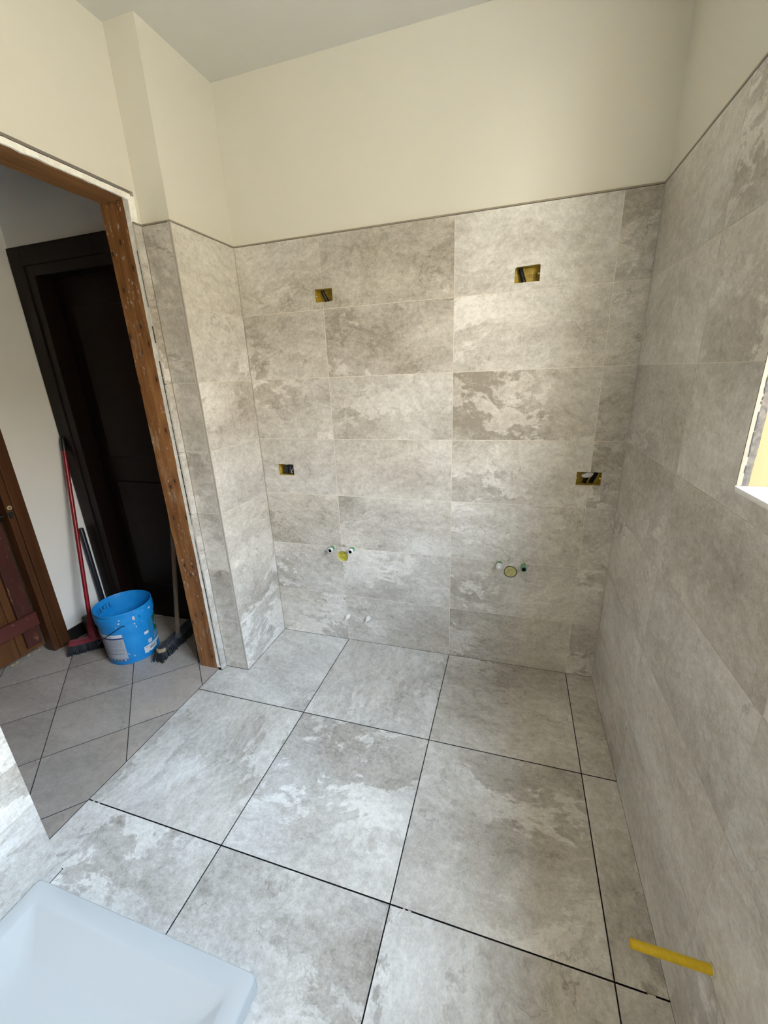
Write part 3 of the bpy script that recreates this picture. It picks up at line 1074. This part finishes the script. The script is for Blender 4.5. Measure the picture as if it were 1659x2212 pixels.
for v in r_['verts']:
    n_ = v.co.normalized()
    k_ = 1.0 - .55 * max(0, max(n_.dot(o_) for o_ in off[:13]) - .82) * 4 + .25 * max(0, max(n_.dot(o_) for o_ in off[13:]) - .8) * 4
    v.co = Vector((1.2055 + n_.x * k_ * .0235, yf + .016 + n_.y * k_ * .013, 1.0525 + n_.z * k_ * .0135 + n_.x * .003))
M_WRAP = plain('white_thin_plastic', (0.62, 0.63, 0.66), 0.35, var=0.08)
bm_obj('crumpled_wrapper', bm, M_WRAP, label='crumpled white plastic wrapper pushed into the low right box', cat='wrapper')

# ---------------------------------------------------------------- plumbing stubs
M_GREEN = plain('green_pipe_plug', (0.10, 0.26, 0.19), 0.35, var=0.08, scale=80)
M_CHROME = plain('bright_pipe_ring', (0.80, 0.82, 0.80), 0.3, 0.2)
M_CHALK = plain('plaster_smeared_yellow', (0.62, 0.57, 0.38), 0.8, var=0.15, scale=70)
M_CAPY = plain('yellow_green_drain_cap', (0.46, 0.42, 0.05), 0.5, var=0.2, scale=60)
M_CAPP = plain('pale_olive_drain_cap', (0.42, 0.39, 0.16), 0.5, var=0.12, scale=60)


def pipe(x, z, L, label, tilt=(0, 0), ringm=None, body=None, base=None):
    e = empty('water_pipe', (x, 0, z), label, 'pipe', 'capped water pipe ends in the back wall')
    ax = Vector((tilt[0], -1, tilt[1])).normalized()
    bm = bmesh.new()
    lathe(bm, [(0, -.006), (.0125, -.006), (.0125, L * .18), (.0112, L * .2), (.0112, L * .24), (.0125, L * .26), (.0125, L * .70)], (x, 0, z), ax, 24, mi=[1, 1, 1, 0, 0, 0])
    bm_obj('plug_body', bm, [body or M_GREEN, base or M_CHALK], e, smooth=True, autosmooth=.5)
    bm = bmesh.new()
    lathe(bm, [(.0125, L * .70), (.0133, L * .71), (.0133, L * .99), (.0125, L), (.0102, L), (.0098, L * .98), (.0095, L * .60), (0, L * .58)], (x, 0, z), ax, 24, mi=[0, 0, 0, 0, 0, 1, 1])
    bm_obj('end_ring', bm, [ringm or M_CHROME, M_BLACK], e, smooth=True, autosmooth=.5)
    return e


pipe(-.0502, .6015, .055, 'left green water pipe end beside the yellow-green drain cap')
pipe(.0701, .6060, .056, 'right green water pipe end beside the yellow-green drain cap')
e = pipe(.8500, .6022, .062, 'pipe end with a half-bright mouth, left of the pale olive drain cap')
bm = bmesh.new()
lathe(bm, [(0, .0585), (.0085, .0585)], (.8495, 0, .6012), (0, -1, 0), 20)
bm_obj('inner_disc', bm, M_CHROME, e)
pipe(.9638, .6018, .063, 'dark-mouthed green pipe end, right of the pale olive drain cap', ringm=M_GREEN)


def drain(d, label, capm, recess, ringw):
    e = empty('drain_outlet', (d[0], 0, d[1]), label, 'drain outlet', 'capped drain outlets in the back wall')
    r = d[2]
    bm = bmesh.new()
    lathe(bm, [(r - .0006, .030), (r - .0006, -.0012 + recess * .2), (r - ringw, -.0012 + recess * .2), (r - ringw, .030)], (d[0], 0, d[1]), (0, 1, 0), 40)
    bm_obj('socket', bm, M_CHALK if recess > .004 else M_JOINT, e, smooth=True, autosmooth=.5)
    bm = bmesh.new()
    rc_ = r - ringw - .0004
    lathe(bm, [(rc_, .030), (rc_, recess), (rc_ - .002, recess - .0012), (rc_ * .55, recess - .0004), (rc_ * .5, recess + .0008), (0, recess + .0008)], (d[0], 0, d[1]), (0, 1, 0), 40)
    bm_obj('cap', bm, capm, e, smooth=True, autosmooth=.6)


drain(drains[0], 'yellow-green capped drain outlet between the left pipe ends', M_CAPY, .0075, .0035)
drain(drains[1], 'pale olive capped drain outlet in a dark ring between the right pipe ends', M_CAPP, .0012, .0022)

M_WPL = plain('white_wall_plug', (0.74, 0.72, 0.67), 0.5, var=0.04)


def nozzle(x, z, label, tilt):
    e = empty('wall_plug', (x, 0, z), label, 'wall plug', 'white plugs near the floor')
    bm = bmesh.new()
    ax = Vector((tilt[0], -1, tilt[1])).normalized()
    lathe(bm, [(0, -.004), (.0125, -.004), (.0135, .006), (.0135, .016), (.0125, .020), (.0095, .023), (.0065, .024), (.0060, .046), (.0048, .0475), (.0030, .0475), (.0028, .041), (0, .041)], (x, 0, z), ax, 22)
    bm_obj('nozzle', bm, M_WPL, e, smooth=True, autosmooth=.5)
    bm = bmesh.new()
    for k in range(6):
        a = 2 * PI * k / 6
        u_ = Vector((math.cos(a), 0, math.sin(a))) * .0135
        tube(bm, [Vector((x, 0, z)) + u_ + ax * .004, Vector((x, 0, z)) + u_ + ax * .018], .0017, 6)
    bm_obj('ribs', bm, M_WPL, e)


nozzle(.0097, .1655, 'white nozzle plug on the tile joint near the floor', (-.02, 0))
nozzle(.1348, .1685, 'white nozzle plug in the middle of a tile near the floor', (-.04, -.01))

# yellow conduit stub by the window wall
M_YC = plain('bright_yellow_conduit', (0.66, 0.45, 0.015), 0.42, var=0.06, scale=70)
yc = empty('conduit_stub', (XR, -1.277, .3215), 'bright yellow conduit stub sticking out of the right wall near the floor', 'conduit')
bm = bmesh.new()
L = .150
prof = [(.0098, -.006), (.0098, .02)]
lathe(bm, [(.0092, -.006), (.0092, .02), (.0094, .07), (.0092, .143), (.0088, L), (.0078, L), (.0074, L - .003), (0, L - .004)], (XR, -1.277, .3215), (-1, .004, .012), 24, mi=[0, 0, 0, 0, 0, 0, 0])
bm_obj('tube', bm, [M_YC, M_BLACK], yc, smooth=True, autosmooth=.5)
bm = bmesh.new()
lathe(bm, [(.0094, .0006), (.0122, .0006), (.0112, .0025), (.0094, .0028)], (XR, -1.277, .3215), (-1, 0, 0), 24)
bm_obj('mortar_collar', bm, M_CHALK, yc)

# ---------------------------------------------------------------- blue bucket
BX, BY = -1.210, -0.419
t_ = NT('blue_bucket_plastic')
c_ = t_.coord()
sp = t_.noise(c_, 60, 4, 0.6)
bg = t_.noise(c_, 11, 3, 0.6)
sp = t_.math('ADD', sp, t_.math('MULTIPLY', t_.math('SUBTRACT', bg, 0.5), 0.55))
base_ = t_.mix(t_.rng(t_.noise(c_, 14, 5), 0.4, 0.75), (0.006, 0.225, 0.60), (0.022, 0.285, 0.66))
t_.set(t_.mix(t_.math('MULTIPLY', t_.rng(sp, 0.72, 0.78), 0.75), base_, (0.62, 0.66, 0.70)), 0.38)
M_BLUE = t_.m
bucket = empty('bucket', (BX, BY, 0), 'blue plastic paint bucket with torn labels on the hall tiles', 'bucket')
bm = bmesh.new()
prof = [(0, 0.004), (.120, .004), (.124, 0), (.1295, .003), (.1315, .012), (.1415, .254), (.1415, .257), (.1475, .260), (.1490, .300), (.1485, .3035), (.1450, .3050), (.1448, .3165), (.1472, .3185), (.1478, .326), (.1468, .3295), (.1445, .3295), (.1430, .326), (.1400, .27), (.1270, .010), (0, .007)]
lathe(bm, prof, (BX, BY, 0), (0, 0, 1), 72)
bm_obj('body', bm, M_BLUE, bucket, smooth=True, autosmooth=.55)


def brad(z):
    return .1315 + (.1415 - .1315) * (z - .012) / .242


def on_bucket(th, z, off=.0004, inner=False):
    r = (.1270 + (.1400 - .1270) * (z - .01) / .26 + (.003 * max(0, (z - .27) / .056)) - off) if inner else brad(z) + off
    a = math.radians(th)
    return (BX + r * math.cos(a), BY + r * math.sin(a), z)


def patch(name, th0, th1, z0, z1, mat, parent=bucket, off=.0005, nseg=None, jag=0.0, mat_only=False, bm=None, slope=0.0):
    own = bm is None
    if own:
        bm = bmesh.new()
    n = nseg or max(2, int(abs(th1 - th0) / 3))
    rj = random.Random(int(th0 * 13 + z0 * 1000))
    lo, hi = [], []
    for i in range(n + 1):
        th = th0 + (th1 - th0) * i / n
        dz = slope * (th - th0)
        lo.append(bm.verts.new(on_bucket(th, z0 + dz + rj.uniform(-jag, jag), off)))
        hi.append(bm.verts.new(on_bucket(th, z1 + dz + rj.uniform(-jag, jag) * .2, off)))
    for i in range(n):
        bm.faces.new((lo[i], lo[i + 1], hi[i + 1], hi[i]))
    if own:
        return bm_obj(name, bm, mat, parent)


def flat(name, col, rough=0.6):
    return plain(name, col, rough, var=0.03)


P_WHITE = flat('label_white', (0.62, 0.64, 0.68))
P_GREY = flat('label_grey', (0.40, 0.42, 0.47))
P_NAVY = flat('label_navy', (0.012, 0.04, 0.16))
P_BLUE2 = flat('label_blue', (0.012, 0.19, 0.42))
P_INK = flat('label_ink', (0.05, 0.055, 0.07))
P_GREEN = flat('label_green', (0.006, 0.10, 0.055))
P_RED = flat('label_red', (0.28, 0.03, 0.07))
P_MARK = flat('black_marker', (0.008, 0.012, 0.05))
P_OCH = flat('label_ochre', (0.40, 0.30, 0.10))

sheet = patch('data_label', -152, -53, .040, .205, P_GREY)
lab2 = bmesh.new()
for a, b in ((-150, -106), (-103, -82), (-78, -55)):
    patch('', a, b, .186, .204, None, bm=lab2, off=.0009)
bm_obj('label_squares', lab2, P_WHITE, sheet)
patch('blue_band', -152, -53, .174, .183, P_NAVY, sheet, off=.0009)
lt = bmesh.new()
rl = random.Random(2)
for i in range(19):
    z = .166 - i * .0049
    if i in (10, 16):
        continue
    a = -150
    while a < -57:
        w_ = rl.uniform(2, 8)
        patch('', a, min(a + w_, -56), z, z + .0013, None, bm=lt, off=.0008, nseg=1)
        a += w_ + 1.2
patch('', -150, -54, .074, .0756, None, bm=lt, off=.0008)
patch('', -152, -53, .044, .0452, None, bm=lt, off=.0008)
bm_obj('printed_text', lt, P_INK, sheet)
for k_, (a, m_) in enumerate(((-88, P_OCH), (-84, P_GREEN), (-80, P_OCH), (-76, P_RED), (-71, P_OCH), (-67, P_RED), (-62, P_WHITE), (-58, P_RED))):
    patch('colour_mark', a, a + 3.2, .030, .0375, m_, sheet, off=.0008)

front = patch('front_label', 4, 118, .075, .232, P_BLUE2)
patch('green_field', 22, 96, .130, .228, P_GREEN, front, off=.0010)
patch('white_band', 16, 118, .060, .078, P_WHITE, front, off=.0010, slope=0)
bmk = bmesh.new()
for i in range(5):
    patch('', 14 + i * 1.5, 60 + i * 3, .094 + i * .008, .0955 + i * .008, None, bm=bmk, off=.0012)
bm_obj('printed_lines', bmk, P_WHITE, front)
for k_, (a, m_) in enumerate(((27, P_RED), (33, P_RED), (40, P_OCH), (46, P_RED), (52, P_INK))):
    patch('colour_mark', a, a + 5, .052, .0585, m_, front, off=.0009)


def wrap_text(s, size, th_c, z_c, mat, parent, off=.0014, inner=False, bold=0.0, rot=0.0):
    cu = bpy.data.curves.new('tmp_text', 'FONT')
    cu.body = s
    cu.size = size
    cu.align_x = 'CENTER'
    cu.align_y = 'CENTER'
    cu.offset = bold
    cu.resolution_u = 3
    o = bpy.data.objects.new('tmp_text', cu)
    COL.objects.link(o)
    dg = bpy.context.evaluated_depsgraph_get()
    dg.update()
    me = bpy.data.meshes.new_from_object(o.evaluated_get(dg))
    vs = [(v.co.x, v.co.y) for v in me.vertices]
    fs = [tuple(p.vertices) for p in me.polygons]
    bpy.data.objects.remove(o)
    bpy.data.curves.remove(cu)
    out = []
    for x, y in vs:
        xr, yr = x * math.cos(rot) - y * math.sin(rot), x * math.sin(rot) + y * math.cos(rot)
        out.append(on_bucket(th_c + math.degrees(xr / .136), z_c + yr, off))
    return mesh_obj('lettering', out, fs, mat, parent)


wrap_text('OR', .046, 41, .176, P_WHITE, front, .0013, bold=.0028)
wrap_text('OR', .046, 41, .176, P_INK, front, .0018, bold=-.0002)
wrap_text('W', .046, 49, .146, P_WHITE, front, .0016, bold=.0004)

stick = patch('barcode_sticker', -17, 20, .034, .076, P_WHITE, bucket, off=.0014, jag=.0035, slope=.00005)
bmk = bmesh.new()
rl = random.Random(8)
a = -4.0
while a < 14:
    w_ = rl.uniform(.35, 1.1)
    patch('', a, a + w_, .047, .060, None, bm=bmk, off=.0020, nseg=1)
    a += w_ + rl.uniform(.3, .8)
for i in range(9):
    patch('', -13 + i * 3.3, -13 + i * 3.3 + rl.uniform(1.5, 2.6), .0650, .0685, None, bm=bmk, off=.0020, nseg=1)
bm_obj('barcode', bmk, P_INK, stick)
for za, zb in ((.085, .095), (.098, .108)):
    patch('paper_scrap', -4, 7, za, zb, P_WHITE, bucket, off=.0012, jag=.0008)
sq = patch('square_sticker', -9, 2, .150, .168, P_WHITE, bucket, off=.0012)
patch('sticker_heading', -8.5, 2, .170, .1735, P_INK, bucket, off=.0012)

# handwriting inside the rim
strokes = {'S': [[(.85, .95), (.45, 1), (.15, .8), (.3, .58), (.65, .42), (.75, .18), (.4, 0), (.05, .1)]],
           'A': [[(.0, 0), (.45, 1), (.85, 0)], [(.18, .38), (.70, .38)]],
           'N': [[(.05, 0), (.25, 1), (.72, .15), (.9, 1)]],
           'T': [[(.0, .95), (1.0, 1.0)], [(.48, .97), (.45, 0)]],
           'E': [[(.85, 1), (.15, .98), (.12, 0), (.9, .02)], [(.13, .5), (.7, .52)]]}
bm = bmesh.new()
th = 209.0
for ch in 'SANTE':
    for st in strokes[ch]:
        pts = []
        for (p, q) in zip(st, st[1:]):
            for k_ in range(5):
                t = k_ / 5
                pts.append((p[0] + (q[0] - p[0]) * t, p[1] + (q[1] - p[1]) * t))
        pts.append(st[-1])
        P = [Vector(on_bucket(th - x_ * 6.6, .266 + z_ * .032, .0012, True)) for x_, z_ in pts]
        tube(bm, P, .0013, 5)
    th -= 9.3
bm_obj('handwriting', bm, P_MARK, bucket)
# slot marks under the rim, wire bail
bm = bmesh.new()
tube(bm, [on_bucket(-13, .275, .0085), on_bucket(-12.4, .292, .0092)], .0013, 6)
bm_obj('rim_slot', bm, P_MARK, bucket)
bm = bmesh.new()
pts = []
for i in range(22):
    t = i / 21
    pts.append(on_bucket(-47 - 66 * t, .258 - .118 * t + .010 * math.sin(t * PI), .006 + .020 * t))
end = Vector(pts[-1])
prev_ = Vector(pts[-2])
d_ = (end - prev_).normalized()
for k_ in range(1, 9):
    a = PI * 1.25 * k_ / 8
    pts.append(end + d_ * (.0075 * math.sin(a)) + Vector((0, 0, 1)) * (.0075 * (1 - math.cos(a))))
tube(bm, [on_bucket(-43, .252, .004), on_bucket(-44.5, .2565, .007)] + pts, .0022, 8)
bm_obj('wire_handle', bm, M_DKSTEEL, bucket, smooth=True)
# plaster splashes on the rim
M_SPL = plain('dried_plaster', (0.66, 0.62, 0.62), 0.9, var=0.08)
for (th, z, a, b_) in ((-24, .286, .006, .012), (-50, .297, .004, .004), (-52, .278, .0045, .005), (-24, .247, .003, .005), (-40, .05, .005, .004), (14, .297, .010, .005), (-8, .243, .003, .003), (-22, .225, .0025, .007)):
    bm = bmesh.new()
    ctr = None
    vs = []
    rs_ = random.Random(int(th * 7 + z * 100))
    off_ = .0085 if z > .258 else .0008
    for k_ in range(11):
        aa = 2 * PI * k_ / 11
        f_ = rs_.uniform(.7, 1.25)
        vs.append(bm.verts.new(on_bucket(th + math.degrees(a * f_ * math.cos(aa) / .14), z + b_ * f_ * math.sin(aa), off_)))
    cv = bm.verts.new(on_bucket(th, z, off_ + .0012))
    for k_ in range(11):
        bm.faces.new((vs[k_], vs[(k_ + 1) % 11], cv))
    bm_obj('plaster_splash', bm, M_SPL, bucket)

# ---------------------------------------------------------------- brooms and dustpan
M_RED = plain('red_metal_handle', (0.23, 0.008, 0.016), 0.32, var=0.1, scale=50)
M_REDB = plain('red_plastic_head', (0.20, 0.020, 0.035), 0.45, var=0.12)
M_BRIS = plain('black_bristle', (0.012, 0.015, 0.020), 0.7, var=0.3, scale=200)
M_GRIP = plain('black_grip', (0.008, 0.008, 0.010), 0.4)


def bristles(bm, p0, p1, zt, half, flare, n=420, seed=1, wobble=.004, end_flare=.02):
    """rows of fine tapered strands from a head running p0 -> p1"""
    rb = random.Random(seed)
    p0, p1 = Vector(p0), Vector(p1)
    d = (p1 - p0).normalized()
    s = Vector((-d.y, d.x, 0))
    L = (p1 - p0).length
    for i in range(n):
        a, b = rb.random(), rb.uniform(-1, 1)
        top = p0 + d * (a * L) + s * (b * half) + Vector((0, 0, zt))
        e_ = (a - .5) * 2
        bot = p0 + d * (a * L + math.copysign(abs(e_) ** 4, e_) * end_flare) + s * (b * (half + flare)) + Vector((rb.uniform(-wobble, wobble), rb.uniform(-wobble, wobble), rb.uniform(0.0005, .006)))
        tube(bm, [top, top.lerp(bot, .55) + s * b * .003, bot], [.0026, .0026, .0018], 4, cap=False)


# red broom leaning in the corner of the hall
hb, ht = Vector((-1.474, -.459, .075)), Vector((-1.668, -.168, 1.235))
broom = empty('broom', (-1.47, -.45, 0), 'red-handled broom with black bristles leaning behind the blue bucket', 'broom')
bm = bmesh.new()
tube(bm, [hb, hb.lerp(ht, .94)], .0115, 16)
bm_obj('handle', bm, M_RED, broom, smooth=True, autosmooth=.8)
bm = bmesh.new()
tube(bm, [hb.lerp(ht, .93), hb.lerp(ht, .935), hb.lerp(ht, .99), hb.lerp(ht, 1.0)], [.0125, .0138, .0136, .009], 16)
bm_obj('grip', bm, M_GRIP, broom, smooth=True, autosmooth=.8)
p0, p1 = Vector((-1.568, -.535, 0)), Vector((-1.400, -.375, 0))
d = (p1 - p0).normalized()
s = Vector((-d.y, d.x, 0))
bm = bmesh.new()
for (za, zb, hw0, hw1, e0) in ((.056, .080, .026, .020, .0),):
    vs = []
    for z, hw in ((za, hw0), (zb, hw1)):
        vs.append([bm.verts.new(q + Vector((0, 0, z))) for q in (p0 - s * hw, p1 - s * hw, p1 + s * hw, p0 + s * hw)])
    for k_ in range(4):
        bm.faces.new((vs[0][k_], vs[0][(k_ + 1) % 4], vs[1][(k_ + 1) % 4], vs[1][k_]))
    bm.faces.new(vs[1])
    bm.faces.new(list(reversed(vs[0])))
bmesh.ops.bevel(bm, geom=list(bm.edges), offset=.004, segments=2, affect='EDGES')
mid = p0.lerp(p1, .55)
dirh = (ht - hb).normalized()
tube(bm, [mid + Vector((0, 0, .072)), hb + dirh * .05, hb + dirh * .14], [.030, .020, .0145], 14)
bm_obj('head', bm, M_REDB, broom)
bm = bmesh.new()
bristles(bm, p0, p1, .058, .022, .014, 760, 4, .003, .016)
o = bm_obj('bristles', bm, M_BRIS, broom, kind='stuff')

# dustpan with olive scoop
M_OLIVE = plain('olive_green_plastic', (0.050, 0.055, 0.012), 0.5, var=0.15, scale=30)
M_NAVYH = plain('blue_black_handle', (0.008, 0.010, 0.018), 0.4)
pan = empty('dustpan', (-1.66, -.24, 0), 'olive dustpan with a long black handle against the white hall wall', 'dustpan')
bm = bmesh.new()
box(bm, -1.655, -1.649, -.372, -.150 - .020, .003, .135, .002)       # back plate standing on edge
box(bm, -1.649, -1.598, -.372, -.364, .003, .135, .002)              # side lip
box(bm, -1.649, -1.598, -.178, -.170, .003, .135, .002)
box(bm, -1.655, -1.598, -.372, -.170, .128, .135, .002)
bm_obj('scoop', bm, M_OLIVE, pan)
bm = bmesh.new()
tube(bm, [(-1.662, -.212, .05), (-1.676, -.208, .665), (-1.676, -.208, .672)], [.0155, .0150, .011], 14)
bm_obj('handle', bm, M_NAVYH, pan, smooth=True, autosmooth=.8)

# wooden push broom behind the jamb
M_OLDW = wood('dusty_wood_handle', (0.10, 0.072, 0.048), (0.20, 0.15, 0.105), 'z', rough=0.8, specks=-0.03)
M_HEADT = plain('dusty_dark_head', (0.048, 0.046, 0.052), 0.7, var=0.25, scale=60)
M_PALEW = plain('pale_wood_edge', (0.36, 0.28, 0.17), 0.7, var=0.1, scale=40)
pb = empty('push_broom', (-1.0, -.30, 0), 'wooden push broom with a long dark head behind the raw door jamb', 'broom')
q0, q1 = Vector((-.988, -.452, 0)), Vector((-1.030, -.118, 0))
d = (q1 - q0).normalized()
s = Vector((-d.y, d.x, 0))
HWD = .027
outl = []
for k_ in range(11):
    a = PI * k_ / 10
    outl.append(q0 + d * HWD + s * (HWD * math.cos(a)) * -1 - d * (HWD * math.sin(a)))
for k_ in range(11):
    a = PI * k_ / 10
    outl.append(q1 - d * HWD + s * (HWD * math.cos(a)) + d * (HWD * math.sin(a)))
bm = bmesh.new()
lo = [bm.verts.new(v + Vector((0, 0, .048))) for v in outl]
hi = [bm.verts.new(v + Vector((0, 0, .066))) for v in outl]
for k_ in range(len(outl)):
    f = bm.faces.new((lo[k_], lo[(k_ + 1) % len(outl)], hi[(k_ + 1) % len(outl)], hi[k_]))
    f.material_index = 1 if k_ < 14 else 0
ins = [bm.verts.new(v.lerp(q0.lerp(q1, min(.9, max(.1, (v - q0).dot(d) / (q1 - q0).length))), .22) + Vector((0, 0, .0690))) for v in outl]
for k_ in range(len(outl)):
    bm.faces.new((hi[k_], hi[(k_ + 1) % len(outl)], ins[(k_ + 1) % len(outl)], ins[k_])).material_index = 1 if k_ < 12 else 0
bm.faces.new(ins)
bm.faces.new(list(reversed(lo)))
bm_obj('head', bm, [M_HEADT, M_PALEW], pb)
hb2, ht2 = Vector((-.985, -.305, .060)), Vector((-.7475, -.297, 1.340))
bm = bmesh.new()
tube(bm, [hb2, hb2.lerp(ht2, .5), ht2 - (ht2 - hb2).normalized() * .004, ht2], [.0125, .012, .012, .009], 14)
bm_obj('handle', bm, M_OLDW, pb, smooth=True, autosmooth=.8)
bm = bmesh.new()
dh_ = (ht2 - hb2).normalized()
tube(bm, [hb2 + dh_ * .003, hb2 + dh_ * .020, hb2 + dh_ * .030], [.021, .019, .0135], 14)
bm_obj('socket', bm, M_HEADT, pb, smooth=True, autosmooth=.8)
bm = bmesh.new()
bristles(bm, q0, q1, .050, .022, .016, 950, 9, .005, .024)
bm_obj('bristles', bm, M_BRIS, pb, kind='stuff')

# ---------------------------------------------------------------- ground outside the window
M_GRND = plain('sunlit_ochre_ground', (0.36, 0.29, 0.19), 0.9, var=0.08, scale=2)
M_FAC = plain('shaded_ochre_render', (0.36, 0.29, 0.19), 0.9, var=0.08, scale=2)
bm = bmesh.new()
panel_with_holes(bm, XO, 40, -30, 30, [], (0, 0, -0.45), (1, 0, 0), (0, 1, 0))
bm_obj('exterior_ground', bm, M_GRND, kind='structure', label='sunlit ground outside the window')

bm = bmesh.new()
box(bm, 9.0, 14.0, -16.0, 14.0, -0.45, 4.2)  # unseen building, added and sized to hold back the low sky light
for i in range(6):             # roof edge and window recesses of the added low building
    box(bm, 8.96, 9.02, -14 + i * 4.6, -12.6 + i * 4.6, 0.6, 2.2)
box(bm, 8.7, 14.3, -16.2, 14.2, 4.2, 4.4)
bm_obj('sky_blocker_building', bm, M_FAC, kind='structure', label='unseen low building added across the yard to block the low sky')
